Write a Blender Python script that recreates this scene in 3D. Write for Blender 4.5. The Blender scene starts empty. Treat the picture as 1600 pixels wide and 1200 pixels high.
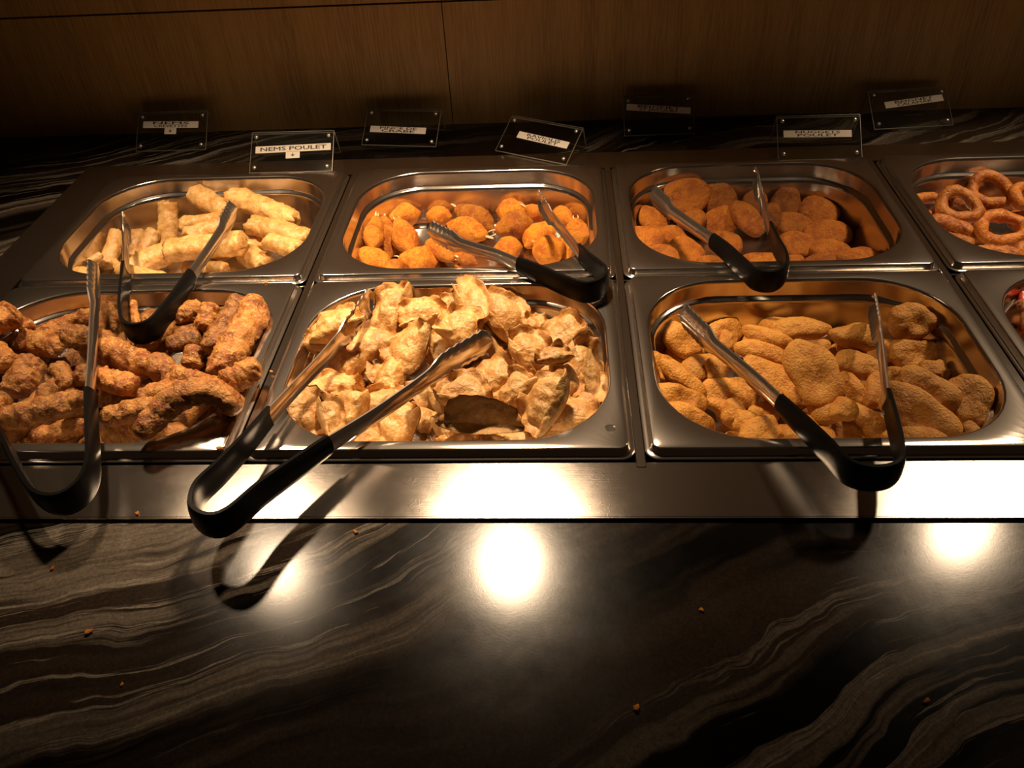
import bpy, math, random
import numpy as np
from mathutils import Vector, Matrix, noise
from mathutils.bvhtree import BVHTree
random.seed(7)
SC = bpy.context.scene
COL = SC.collection

# ---------------------------------------------------------------- camera, world, lights, exposure
CAM = Vector((-0.0637, -0.7322, 0.4748)); FPX = 1278.3
cd = bpy.data.cameras.new('camera'); cam = bpy.data.objects.new('camera', cd); COL.objects.link(cam)
cam.location = CAM; cam.rotation_euler = (0.8719, 0.0466, 0.0384)
cd.sensor_width = 36; cd.lens = FPX / 1600 * 36; cd.clip_start = .01
SC.camera = cam
CM = cam.rotation_euler.to_matrix()
CR, CU, CV = CM @ Vector((1, 0, 0)), CM @ Vector((0, 1, 0)), CM @ Vector((0, 0, -1))

w = bpy.data.worlds.new('world'); SC.world = w; w.use_nodes = True
w.node_tree.nodes['Background'].inputs[0].default_value = (1, .55, .3, 1)
w.node_tree.nodes['Background'].inputs[1].default_value = 0.012

def spot(name, loc, aim, power, angle, blend, size, col):
    l = bpy.data.lights.new(name, 'SPOT'); o = bpy.data.objects.new(name, l); COL.objects.link(o)
    o.location = loc; l.energy = power; l.spot_size = math.radians(angle); l.spot_blend = blend
    l.shadow_soft_size = size; l.color = col
    o.rotation_euler = (Vector(aim) - Vector(loc)).to_track_quat('-Z', 'Y').to_euler()
    return o
WARM = (1, .73, .47)
spot('heat_lamp_light', (-0.535, .095, .62), (-.51, .0, 0), 24, 80, .9, .030, WARM)
spot('heat_lamp_light', (-0.150, .115, .62), (-.18, -.01, 0), 37, 80, .9, .032, WARM)
spot('heat_lamp_light', (0.600, .185, .62), (.50, .0, 0), 21, 80, .9, .030, WARM)

SC.view_settings.view_transform = 'Standard'; SC.view_settings.look = 'None'
SC.view_settings.gamma = 1; SC.view_settings.use_curve_mapping = False
SC.view_settings.exposure = 0.0

# ---------------------------------------------------------------- helpers
def at(u, v, z):
    """point of the scene seen at photo position (u, v) at height z"""
    d = CR * ((u - 800) / FPX) + CU * (-(v - 600) / FPX) + CV
    return CAM + d * ((z - CAM.z) / d.z)

def link(name, me, mat=None, parent=None, smooth=True, angle=None):
    o = bpy.data.objects.new(name, me); COL.objects.link(o)
    if mat: me.materials.append(mat)
    if smooth:
        me.polygons.foreach_set('use_smooth', [True] * len(me.polygons))
        if angle: me.set_sharp_from_angle(angle=angle)
    if parent: o.parent = parent
    return o

def mesh(name, vs, fs):
    me = bpy.data.meshes.new(name); me.from_pydata([tuple(v) for v in vs], [], fs); me.update(); return me

def tag(o, label, cat, group=None):
    o['label'] = label; o['category'] = cat
    if group: o['group'] = group
    return o

def struct(o): o['kind'] = 'structure'; return o

def empty(name, loc=(0, 0, 0)):
    o = bpy.data.objects.new(name, None); COL.objects.link(o); o.location = loc
    o.empty_display_size = .02; return o

def box_data(x0, x1, y0, y1, z0, z1, b=0.0):
    """bevelled box: rings of an octagon-cornered prism"""
    if b <= 0:
        vs = [(x, y, z) for z in (z0, z1) for x, y in ((x0, y0), (x1, y0), (x1, y1), (x0, y1))]
        return vs, [(3, 2, 1, 0), (4, 5, 6, 7), (0, 1, 5, 4), (1, 2, 6, 5), (2, 3, 7, 6), (3, 0, 4, 7)]
    def ring(i, z):
        return [(x0+b+i, y0+i, z), (x1-b-i, y0+i, z), (x1-i, y0+b+i, z), (x1-i, y1-b-i, z), (x1-b-i, y1-i, z), (x0+b+i, y1-i, z), (x0+i, y1-b-i, z), (x0+i, y0+b+i, z)]
    vs = ring(0, z0) + ring(0, z1 - b) + ring(b, z1)
    n = 8; fs = [tuple(range(n-1, -1, -1)), tuple(range(2*n, 3*n))]
    for k in range(2):
        for i in range(n):
            j = (i+1) % n; fs.append((k*n+i, k*n+j, (k+1)*n+j, (k+1)*n+i))
    return vs, fs

def boxes(name, lst, mat, parent=None, b=0.0):
    V, F = [], []
    for q in lst:
        vs, fs = box_data(*q[:6], b); k = len(V); V += vs; F += [tuple(i+k for i in f) for f in fs]
    return link(name, mesh(name, V, F), mat, parent, smooth=False)

# ---------------------------------------------------------------- materials
class NT:
    def __init__(s, name):
        s.m = bpy.data.materials.new(name); s.m.use_nodes = True; s.t = s.m.node_tree
        s.b = s.t.nodes['Principled BSDF']
    def n(s, ty, **kw):
        x = s.t.nodes.new('ShaderNode' + ty)
        for k, v in kw.items():
            if k.startswith('i_'):
                key = k[2:]; key = int(key) if key.isdigit() else key.replace('_', ' ')
                x.inputs[key].default_value = v
            else: setattr(x, k, v)
        return x
    def l(s, a, b): s.t.links.new(a, b)
    def ramp(s, fac, stops, interp='LINEAR'):
        r = s.n('ValToRGB'); r.color_ramp.interpolation = interp
        e = r.color_ramp.elements
        while len(e) < len(stops): e.new(.5)
        for q, (p, c) in zip(e, stops):
            q.position = p; q.color = (c, c, c, 1) if isinstance(c, (int, float)) else (*c, 1)
        s.l(fac, r.inputs[0]); return r.outputs[0]
    def mix(s, f, a, b, mode='MIX'):
        m = s.n('Mix', data_type='RGBA', blend_type=mode)
        for v, i in ((f, 0), (a, 6), (b, 7)):
            if hasattr(v, 'is_linked'): s.l(v, m.inputs[i])
            else: m.inputs[i].default_value = v if i == 0 else ((*v, 1) if len(v) == 3 else v)
        return m.outputs[2]
    def bump(s, h, strength, dist, prev=None):
        b = s.n('Bump'); b.inputs['Strength'].default_value = strength; b.inputs['Distance'].default_value = dist
        s.l(h, b.inputs['Height'])
        if prev: s.l(prev, b.inputs['Normal'])
        return b.outputs[0]

def steel(name, col=(.60, .56, .52), rough=.2, stretch=(1, 1, 1), scr=.03, sq=.03, aniso=0.0, wide=.42, wf=.30):
    k = NT(name); g = k.n('BsdfAnisotropic', distribution='BECKMANN')
    g.inputs['Color'].default_value = (*col, 1); g.inputs['Anisotropy'].default_value = aniso
    tc = k.n('TexCoord'); mp = k.n('Mapping'); mp.inputs['Scale'].default_value = stretch
    k.l(tc.outputs['Object'], mp.inputs[0])
    n1 = k.n('TexNoise', i_Scale=900.0, i_Detail=4.0); k.l(mp.outputs[0], n1.inputs['Vector'])
    n2 = k.n('TexNoise', i_Scale=30.0, i_Detail=6.0, i_Roughness=.7); k.l(tc.outputs['Object'], n2.inputs['Vector'])
    k.l(k.ramp(n2.outputs[0], [(.3, rough*.97), (.7, rough*1.04)]), g.inputs['Roughness'])
    nm = k.bump(n1.outputs[0], scr, .0004)
    v = k.n('TexWave', i_Scale=11.0, i_Distortion=14.0, i_Detail=3.0, i_Detail_Scale=3.0); k.l(tc.outputs['Object'], v.inputs['Vector'])
    nm = k.bump(k.ramp(v.outputs[1], [(.0, 1), (.010, 0), (1, 0)]), sq, .0002, nm)
    k.l(nm, g.inputs['Normal'])
    g2 = k.n('BsdfAnisotropic', distribution='GGX'); g2.inputs['Color'].default_value = (*col, 1); g2.inputs['Roughness'].default_value = wide
    g2.inputs['Anisotropy'].default_value = 0; k.l(nm, g2.inputs['Normal'])
    mm = k.n('MixShader'); mm.inputs[0].default_value = wf; k.l(g.outputs[0], mm.inputs[1]); k.l(g2.outputs[0], mm.inputs[2])
    d = k.n('BsdfDiffuse'); d.inputs[0].default_value = (.10, .085, .07, 1)
    m = k.n('MixShader'); m.inputs[0].default_value = .93
    k.l(d.outputs[0], m.inputs[1]); k.l(mm.outputs[0], m.inputs[2])
    k.l(m.outputs[0], k.t.nodes['Material Output'].inputs[0])
    return k.m

M_PAN = steel('pan_steel', (.64, .58, .52), .20, wide=.40, wf=.10)
M_BEZEL = steel('bezel_brushed_steel', (.62, .56, .50), .25, stretch=(.03, 1.6, 1), scr=.05, wide=.38, wf=.035)
M_ARM = steel('tong_steel', (.66, .60, .55), .17, scr=.02)

def grip_mat():
    k = NT('black_grip'); b = k.b
    b.inputs['Base Color'].default_value = (.006, .0055, .0055, 1); b.inputs['Roughness'].default_value = .33
    b.inputs['Specular IOR Level'].default_value = .08
    n = k.n('TexNoise', i_Scale=300.0, i_Detail=2.0); k.l(k.n('TexCoord').outputs['Object'], n.inputs['Vector'])
    k.l(k.bump(n.outputs[0], .12, .0005), b.inputs['Normal']); return k.m
M_GRIP = grip_mat()

def stone():
    k = NT('black_veined_stone'); b = k.b
    tc = k.n('TexCoord'); g = tc.outputs['Object']
    w1 = k.n('TexNoise', i_Scale=1.6, i_Detail=2.0); k.l(g, w1.inputs['Vector'])
    s1 = k.n('VectorMath', operation='SCALE'); s1.inputs['Scale'].default_value = .30
    k.l(w1.outputs['Color'], s1.inputs[0])
    w2 = k.n('TexNoise', i_Scale=9.0, i_Detail=3.0, i_Roughness=.6); k.l(g, w2.inputs['Vector'])
    s2 = k.n('VectorMath', operation='SCALE'); s2.inputs['Scale'].default_value = .035
    k.l(w2.outputs['Color'], s2.inputs[0])
    a = k.n('VectorMath', operation='ADD'); k.l(g, a.inputs[0]); k.l(s1.outputs[0], a.inputs[1])
    a2 = k.n('VectorMath', operation='ADD'); k.l(a.outputs[0], a2.inputs[0]); k.l(s2.outputs[0], a2.inputs[1])
    rot = k.n('Mapping'); rot.inputs['Rotation'].default_value = (0, 0, math.radians(-20)); k.l(a2.outputs[0], rot.inputs[0])
    def bands(sx, sy, seed, stops, det=6.0, ro=.6):
        m = k.n('Mapping'); m.inputs['Scale'].default_value = (sx, sy, .01); m.inputs['Location'].default_value = (seed, seed*.37, 0)
        k.l(rot.outputs[0], m.inputs[0])
        n = k.n('TexNoise', i_Scale=1.0, i_Detail=det, i_Roughness=ro); k.l(m.outputs[0], n.inputs['Vector'])
        return k.ramp(n.outputs[0], stops), n.outputs[0]
    A, _ = bands(1.5, 34, 3.1, [(.50, 0), (.535, .6), (.58, 1), (.64, .25), (.68, 0)], 5.0, .60)
    B, _ = bands(1.0, 14, 8.7, [(.47, 0), (.60, .8), (.72, .35)], 4.0, .6)
    Cc, _ = bands(2.4, 75, 15.3, [(.57, 0), (.60, .9), (.63, 0)], 5.0, .66)
    D, _ = bands(.8, 5, 21.0, [(.38, 0), (.58, 1)], 2.0, .5)
    gr = k.n('TexNoise', i_Scale=450.0, i_Detail=4.0, i_Roughness=.7); k.l(g, gr.inputs['Vector'])
    grain = k.ramp(gr.outputs[0], [(.3, .45), (.7, 1)])
    c = k.mix(B, (.0022, .0018, .0016), (.045, .030, .020))
    c = k.mix(k.mix(1.0, A, D, 'MULTIPLY'), c, (.18, .145, .11))
    c = k.mix(k.mix(1.0, Cc, D, 'MULTIPLY'), c, (.32, .27, .215))
    c = k.mix(1.0, c, grain, 'MULTIPLY')
    k.l(c, b.inputs['Base Color'])
    sm = k.n('TexNoise', i_Scale=14.0, i_Detail=6.0, i_Roughness=.7); k.l(g, sm.inputs['Vector'])
    k.l(k.ramp(sm.outputs[0], [(.3, .145), (.7, .20)]), b.inputs['Roughness'])
    b.inputs['Specular IOR Level'].default_value = .38
    k.l(k.bump(gr.outputs[0], .03, .0005), b.inputs['Normal'])
    return k.m
M_STONE = stone()

def wood():
    k = NT('brown_wood_veneer'); b = k.b
    tc = k.n('TexCoord'); mp = k.n('Mapping'); mp.inputs['Scale'].default_value = (1, 1, .05); k.l(tc.outputs['Object'], mp.inputs[0])
    n1 = k.n('TexNoise', i_Scale=420.0, i_Detail=3.0); k.l(mp.outputs[0], n1.inputs['Vector'])
    n2 = k.n('TexNoise', i_Scale=40.0, i_Detail=4.0, i_Distortion=.6); k.l(mp.outputs[0], n2.inputs['Vector'])
    c = k.mix(k.ramp(n2.outputs[0], [(.35, 0), (.65, 1)]), (.22, .118, .024), (.32, .185, .048))
    c = k.mix(k.ramp(n1.outputs[0], [(.40, 0), (.62, .55)]), c, (.40, .25, .09))
    k.l(c, b.inputs['Base Color']); b.inputs['Roughness'].default_value = .55
    k.l(k.bump(n1.outputs[0], .15, .0004), b.inputs['Normal']); return k.m
M_WOOD = wood()

def plain(name, col, rough=.5, **kw):
    k = NT(name); k.b.inputs['Base Color'].default_value = (*col, 1); k.b.inputs['Roughness'].default_value = rough
    for q, v in kw.items(): k.b.inputs[q.replace('_', ' ')].default_value = v
    n = k.n('TexNoise', i_Scale=90.0, i_Detail=3.0); k.l(k.n('TexCoord').outputs['Object'], n.inputs['Vector'])
    k.l(k.bump(n.outputs[0], .05, .0005), k.b.inputs['Normal'])
    return k.m
M_PAPER = plain('label_paper', (.68, .60, .50), .7)
M_INK = plain('label_ink', (.02, .015, .015), .6)
M_DARK = plain('dark_base', (.01, .009, .008), .6)
M_SHELL = plain('claw_shell', (.80, .55, .34), .3)
M_TAIL = plain('prawn_tail', (.55, .045, .012), .3)
def acrylic():
    k = NT('clear_acrylic'); b = k.b
    b.inputs['Base Color'].default_value = (.93, .95, .93, 1); b.inputs['Roughness'].default_value = .04
    b.inputs['Transmission Weight'].default_value = 1; b.inputs['IOR'].default_value = 1.35
    return k.m
M_ACR = acrylic()
M_EDGE_GLOW = plain('painted_edge_glow', (.20, .18, .14), .3)  # pale colour painting the light that clear plate edges catch
M_KNOB = plain('clear_standoff', (.75, .72, .68), .15, Metallic=.8)

def food(name, base, dark, light, cs=28.0, bs=160.0, bstr=.5, bdist=.0012, rough=.42, spec=.5, edge=None, spots=None, sss=.0):
    """base/dark/light mottling; object colour tints it; attribute 'edge' browns the rim"""
    k = NT(name); b = k.b
    tc = k.n('TexCoord'); oi = k.n('ObjectInfo')
    sh = k.n('VectorMath', operation='SCALE'); sh.inputs['Scale'].default_value = 7.0
    cx = k.n('CombineXYZ'); k.l(oi.outputs['Random'], cx.inputs[0]); k.l(oi.outputs['Random'], cx.inputs[1]); k.l(cx.outputs[0], sh.inputs[0])
    ad = k.n('VectorMath', operation='ADD'); k.l(tc.outputs['Object'], ad.inputs[0]); k.l(sh.outputs[0], ad.inputs[1])
    P = ad.outputs[0]
    n1 = k.n('TexNoise', i_Scale=cs, i_Detail=5.0, i_Roughness=.6, i_Distortion=.4); k.l(P, n1.inputs['Vector'])
    n2 = k.n('TexNoise', i_Scale=cs*3.2, i_Detail=4.0, i_Roughness=.65); k.l(P, n2.inputs['Vector'])
    n3 = k.n('TexNoise', i_Scale=bs, i_Detail=5.0, i_Roughness=.62); k.l(P, n3.inputs['Vector'])
    vo = k.n('TexVoronoi', i_Scale=bs*.8); k.l(P, vo.inputs['Vector'])
    c = k.mix(k.ramp(n1.outputs[0], [(.40, 1), (.56, 0)]), base, dark)
    c = k.mix(k.ramp(n2.outputs[0], [(.50, 0), (.66, .75)]), c, light)
    if spots:
        n4 = k.n('TexNoise', i_Scale=cs*1.7, i_Detail=3.0); k.l(P, n4.inputs['Vector'])
        c = k.mix(k.ramp(n4.outputs[0], [(.60, 0), (.70, .8)]), c, spots)
    if edge:
        at_ = k.n('Attribute', attribute_name='edge')
        c = k.mix(k.ramp(at_.outputs['Fac'], [(.35, 0), (.95, .85)]), c, edge)
    c = k.mix(k.ramp(n3.outputs[0], [(.35, .35), (.55, 0)]), c, dark)  # shade painted into the crevices, where the bump height is low
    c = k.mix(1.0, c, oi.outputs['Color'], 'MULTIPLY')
    k.l(c, b.inputs['Base Color'])
    b.inputs['Roughness'].default_value = rough; b.inputs['Specular IOR Level'].default_value = spec
    nm = k.bump(n3.outputs[0], bstr, bdist)
    nm = k.bump(vo.outputs['Distance'], bstr*.4, bdist*.6, nm)
    nm = k.bump(n2.outputs[0], bstr*.6, bdist*2, nm)
    k.l(nm, b.inputs['Normal'])
    if sss:
        b.inputs['Subsurface Weight'].default_value = sss; b.inputs['Subsurface Radius'].default_value = (.006, .003, .001)
        b.inputs['Subsurface Scale'].default_value = 1.0
    return k.m
F_NEM = food('pale_pastry', (.72, .42, .14), (.56, .26, .06), (.84, .58, .26), 55, 420, .7, .0007, .42, spots=(.50, .22, .05))
F_ROLL = food('brown_crust', (.54, .22, .038), (.25, .062, .008), (.76, .42, .11), 70, 520, 1.0, .0014, .40, spots=(.34, .06, .008))
F_CLAW = food('orange_crumb', (.88, .30, .012), (.62, .15, .005), (.98, .45, .03), 60, 1000, 1.0, .0022, .55)
F_DISC = food('golden_crumb', (.66, .205, .011), (.46, .11, .006), (.78, .30, .022), 60, 1000, 1.0, .0022, .55)
F_RING = food('orange_batter', (.64, .22, .024), (.38, .085, .008), (.80, .36, .055), 70, 450, .9, .0010, .42, spots=(.30, .055, .010))
F_GYO = food('dumpling_skin', (.76, .44, .15), (.60, .28, .07), (.86, .60, .29), 55, 380, .9, .0010, .33, edge=(.60, .24, .050), spots=(.62, .30, .07))
F_NUG = food('nugget_batter', (.76, .335, .040), (.60, .22, .020), (.84, .43, .075), 60, 520, .9, .0015, .46)
F_SHR = food('prawn_batter', (.68, .26, .06), (.45, .09, .015), (.82, .44, .15), 70, 450, .9, .0011, .40, spots=(.55, .05, .012))

# ---------------------------------------------------------------- the counter, the wall, the steel well
XL, XR, YF, YB, YW = -.7185, .73, -.3235, .314, .431
ZS = -.0035                       # top of the stone, a little under the steel
def slab(name, x0, x1, y0, y1): return (x0, x1, y0, y1, ZS-.03, ZS)
counter = boxes('trim_1', [(-1.6, 1.7, -.95, YF+.006, ZS-.03, ZS), (-1.6, 1.7, YB-.006, YW, ZS-.03, ZS),
                (-1.6, XL+.006, YF+.006, YB-.006, ZS-.03, ZS), (XR-.006, 1.7, YF+.006, YB-.006, ZS-.03, ZS)], M_STONE)
counter.name = 'countertop'; tag(counter, 'polished black stone countertop with pale wavy veins', 'countertop')
cab = boxes('base', [(-1.55, 1.65, -.90, YW, -.90, -.20), (-1.55, 1.65, -.90, -.88, -.20, ZS-.03), (-1.55, 1.65, YW-.02, YW, -.20, ZS-.03)], M_WOOD, counter)
floor = boxes('floor', [(-3, 3, -3, 1, -.92, -.90)], M_DARK); struct(floor)

wall = struct(boxes('wall_back', [(-3, 3, YW+.012, YW+.08, -.9, 1.9)], M_DARK))
seam = -.2176
xs = [seam-2.4, seam-1.2, seam, seam+1.2, seam+2.4]
proto = None
for z0, z1 in ((-.85, ZS-.031), (ZS+.0, .1655), (.1675, .80), (.802, 1.7)):
    for a, b_ in zip(xs[:-1], xs[1:]):
        o = boxes('wall_panel', [(a+.0007, b_-.0007, YW, YW+.012, z0+.0005, z1)], M_WOOD, wall, b=0)

well = empty('steel_well', (0, 0, 0))
tag(well, 'brushed steel food well frame let into the black stone counter', 'food well')
fr = boxes('frame', [(XL, XR, YF, -.2675, -.004, 0), (XL, XR, .2675, YB, -.004, 0),
     (XL, -.668, -.2675, .2675, -.004, 0), (.668, XR, -.2675, .2675, -.004, 0)], M_BEZEL, well)
boxes('front_lip', [(XL, XR, YF-.0015, YF, -.0034, -.0003)], M_BEZEL, well)
for x in (-.333, 0, .333):
    boxes('divider_bar', [(x-.0042, x+.0042, -.2735, .270, -.012, .0006)], M_BEZEL, well, b=.0008)
boxes('cross_bar', [(-.668, .668, -.0012, .0012, -.014, -.0006)], M_BEZEL, well)
boxes('tub', [(-.69, .69, -.29, .29, -.19, -.185), (-.69, -.686, -.29, .29, -.185, -.0045), (.686, .69, -.29, .29, -.185, -.0045),
              (-.69, .69, -.29, -.286, -.185, -.0045), (-.69, .69, .286, .29, -.185, -.0045)], M_DARK, well)

# ---------------------------------------------------------------- gastronorm pans
def rring(hx, hy, r, z, n=10):
    P = []
    for cx, cy, a0 in ((hx-r, hy-r, 0), (-hx+r, hy-r, 90), (-hx+r, -hy+r, 180), (hx-r, -hy+r, 270)):
        for i in range(n+1):
            a = math.radians(a0 + 90*i/n); P.append((cx + r*math.cos(a), cy + r*math.sin(a), z))
    return P
PROFILE = [  # inset, corner radius, z
    (.0002, .012, .0008), (.0, .012, .0016), (.0006, .012, .0022), (.0036, .010, .0024), (.0044, .009, .0032), (.0050, .008, .0078), (.0060, .0075, .0090),
    (.0065, .007, .0092), (.0150, .080, .0092), (.0160, .079, .0089), (.0170, .078, .0078), (.0177, .077, .0050), (.0190, .075, -.0085), (.0197, .074, -.0098),
    (.0230, .071, -.0112), (.0241, .070, -.0125), (.0250, .069, -.0160), (.0290, .064, -.0500), (.0305, .062, -.0565), (.0335, .058, -.0605), (.0380, .054, -.0625), (.08, .02, -.0625)]
def pan_mesh():
    V, F = [], []
    n = 44
    for ins, r, z in PROFILE: V += rring(.1625-ins, .1325-ins, r, z)
    for k in range(len(PROFILE)-1):
        for i in range(n):
            j = (i+1) % n; F.append((k*n+i, k*n+j, (k+1)*n+j, (k+1)*n+i))
    F.append(tuple(range((len(PROFILE)-1)*n, len(PROFILE)*n)))
    return mesh('gastronorm_pan', V, F)
PM = pan_mesh()
PANS = {'A': (-.5, .1335), 'C': (-.1665, .1335), 'D': (.1665, .1335), 'E': (.5, .1335),
        'B': (-.5, -.1335), 'F': (-.1665, -.1335), 'G': (.1665, -.1335), 'H': (.5, -.1335)}
PLAB = {'A': 'back left steel pan holding the pale pastry rolls', 'C': 'steel pan in the back row holding the crab claws',
        'D': 'steel pan in the back row holding round breaded fritters', 'E': 'back right steel pan holding the squid rings',
        'B': 'front left steel pan heaped with brown crusty rolls', 'F': 'steel pan in the front row heaped with dumplings',
        'G': 'steel pan in the front row heaped with chicken nuggets', 'H': 'front right steel pan with red tailed prawns'}
first = True
bv_pan = {}
for k_, (px, py) in PANS.items():
    if first:
        po = link('food_pan', PM, M_PAN, angle=.7); first = False; po0 = po
    else:
        po = po0.copy(); COL.objects.link(po)
    po.location = (px, py, 0); tag(po, PLAB[k_], 'pan', 'steel pans in the well')
    bv_pan[k_] = BVHTree.FromPolygons([(x+px, y+py, z) for x, y, z in (v.co for v in PM.vertices)], [tuple(p.vertices) for p in PM.polygons])

# ---------------------------------------------------------------- food shapes
def grid_faces(R, S, cap=True, off=0):
    F = []
    for i in range(R-1):
        for j in range(S):
            k = (j+1) % S; F.append((off+i*S+j, off+i*S+k, off+(i+1)*S+k, off+(i+1)*S+j))
    return F

def nz(p, s, sd): return noise.noise(Vector((p[0]*s+sd, p[1]*s+sd*.7, p[2]*s-sd*.3)))

def roll_mesh(L, r, bend=0.0, lump=.10, fine=.05, sd=0.0, flat=1.0, taper=.0, endsharp=2.6, R=46, S=28, open_end=False):
    """bent fried roll along X; ends rounded"""
    V = []
    for i in range(R):
        t = -1 + 2*i/(R-1); t = math.copysign(abs(t)**.8, t)
        prof = (1 - abs(t)**(endsharp*2.2))**.5 if abs(t) < 1 else 0.0
        prof = max(prof, .0) * (1 + taper*t)
        x = t*L/2; cz = -bend*L*.25*(t*t) 
        for j in range(S):
            a = 2*math.pi*j/S
            y, z = math.cos(a)*r*prof, math.sin(a)*r*prof*flat
            p = Vector((x, y, z)); d = Vector((0, math.cos(a), math.sin(a)))
            q = 1 + lump*2*nz((x, y, z), 28, sd) 
            o = p.copy(); o.y *= q; o.z *= q
            f = fine*r*(1.5*nz(p, 110, sd+5)+1.1*nz(p, 240, sd+9)+.5*nz(p, 480, sd+3)) * (1 if prof > .2 else .3)
            o += d*f; o.x += .12*r*nz(p, 60, sd+2)
            V.append((o.x, o.y + cz, o.z))
    F = grid_faces(R, S); F.append(tuple(range(S-1, -1, -1))); F.append(tuple(range((R-1)*S, R*S)))
    return mesh('roll', V, F)

def nem_mesh(L, r, bend, sd):
    """pastry roll with blunt, ragged ends, a spiral fold seam and flaky edges"""
    R, S = 34, 30; V = []
    for i in range(R):
        t = -1 + 2*i/(R-1); e = max(0, (abs(t)-.86)/.14)
        x = t*L/2 ; prof = 1 - .25*e**2 if i not in (0, R-1) else .45
        cz = -bend*L*.25*t*t
        for j in range(S):
            a = 2*math.pi*j/S
            ph = (a + t*1.3 + sd) % (2*math.pi)
            seam_ = .13*(1 - ph/(2*math.pi))          # spiral wrap: the sheet ends in a step
            p = Vector((x, math.cos(a)*r, math.sin(a)*r*.85))
            q = prof*(.93 + seam_ + .16*nz(p, 60, sd) + .12*nz(p, 150, sd+4) + .05*nz(p, 330, sd+7))
            xx = x + (.16*r*nz((a, t, 0), 2.2, sd)*e if e else 0) + .55*r*e*nz(p, 230, sd+3)
            V.append((xx, p.y*q + cz, p.z*q))
    F = grid_faces(R, S); F.append(tuple(range(S-1, -1, -1))); F.append(tuple(range((R-1)*S, R*S)))
    return mesh('pastry_roll', V, F)

def blob_mesh(L, W, T, sd=0.0, lobes=.12, lump=.10, fine=.03, square=2.6, dent=0.0, bow=0.0, R=24, S=44, flat=2.4, dome=1.0):
    """flattened nugget: outline L x W in XY, thickness T in Z"""
    V = []
    for i in range(R):
        th = math.pi*i/(R-1); s, c = math.sin(th), math.cos(th)
        sp = abs(s)**(2/flat); cp = math.copysign(abs(c)**(.9), c)
        for j in range(S):
            a = 2*math.pi*j/S
            ca, sa = math.cos(a), math.sin(a)
            rr = (abs(ca)**square + abs(sa)**square)**(-1/square)
            rr *= 1 + lobes*(math.sin(2*a+sd*3)*.35 + math.sin(3*a+sd*5)*.5 + math.sin(5*a+sd*7)*.25)
            x, y, z = ca*rr*sp*L/2, sa*rr*sp*W/2, cp*T/2
            if z > 0: z *= dome
            p = (x, y, z); m = max(L, W)
            k = 1 + lump*1.6*nz(p, 1.6/m*1.4, sd)
            x, y = x*k, y*k; z *= 1 + lump*2.5*nz(p, 2.6/m, sd+4)
            if dent: z -= min(dent, .35)*T*math.exp(-((x-.12*L)**2+(y+.05*W)**2)/(.035*m*m))*(1 if z > 0 else .0)
            z += bow*T*((2*x/L)**2)
            z += .10*T*nz((x, y, 0), 2.2/m, sd+8)
            n = Vector((x/L, y/W, z/T)).normalized() if (x or y or z) else Vector((0, 0, 1))
            f = fine*T*(nz(p, 130, sd+5)+.6*nz(p, 280, sd+9))
            V.append((x+n.x*f, y+n.y*f, z+n.z*f))
    F = [tuple(reversed(f)) for f in grid_faces(R, S)]; F.append(tuple(range(S))); F.append(tuple(range(R*S-1, (R-1)*S-1, -1)))
    return mesh('nugget', V, F)

def gyoza_mesh(L, H, T, sd=0.0, cup=.25, wav=1.0, bowl=0.0, R=18, S=60):
    """folded half-moon dumpling: plump belly, thin crimped rim along the arc (+Y)"""
    pts = {}
    V = []; E = []
    for side in (1, -1):
        for i in range(R):
            s = (i/(R-1))**.85
            for j in range(S):
                a = 2*math.pi*j/S
                ca, sa = math.cos(a), math.sin(a)
                ry = H*.74 if sa > 0 else H*.30
                rr = 1 + .05*math.sin(3*a+sd)+.04*math.sin(5*a+sd*2) + .028*math.sin(19*a+sd)*(s**4)*(1 if sa > -.2 else .2)
                x = math.copysign(abs(ca)**.9, ca)*L/2*rr*s; y = math.copysign(abs(sa)**.95, sa)*ry*rr*s
                arc = 1 if sa > -.25 else 0
                belly = max(0, 1 - (s/(.72 if arc else .98))**2.4)
                t = T*.5*belly**.62 + (.0011 if s < 1 else .0)
                rim = max(0, (s-.66)/.34)*arc
                zc = cup*H*((2*x/L)**2)*.9 + wav*.0020*math.sin(11*a+sd*3)*rim**1.4 + .007*rim*nz((ca, sa, 0), 1.7, sd)*2
                zc += .0030*nz((x, y, 0), 32, sd)
                zc += bowl*H*s*s
                z = zc + side*t
                p = (x, y, side*t)
                f = .0013*nz(p, 120, sd+6) + .0018*nz(p, 60, sd+3) + .0008*nz(p, 260, sd+1)
                V.append((x, y - H*.14, z + side*f*(1-rim*.6))); E.append(rim)
    F = [tuple(reversed(f)) for f in grid_faces(R, S)] + grid_faces(R, S, off=R*S)
    F = [tuple(reversed(f)) for f in F[:(R-1)*S]] + [tuple(reversed(f)) for f in F[(R-1)*S:]]
    for j in range(S):
        k = (j+1) % S; F.append(((R-1)*S+j, (2*R-1)*S+j, (2*R-1)*S+k, (R-1)*S+k))
    me = mesh('dumpling', V, F)
    at_ = me.attributes.new('edge', 'FLOAT', 'POINT'); at_.data.foreach_set('value', E)
    return me

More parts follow.
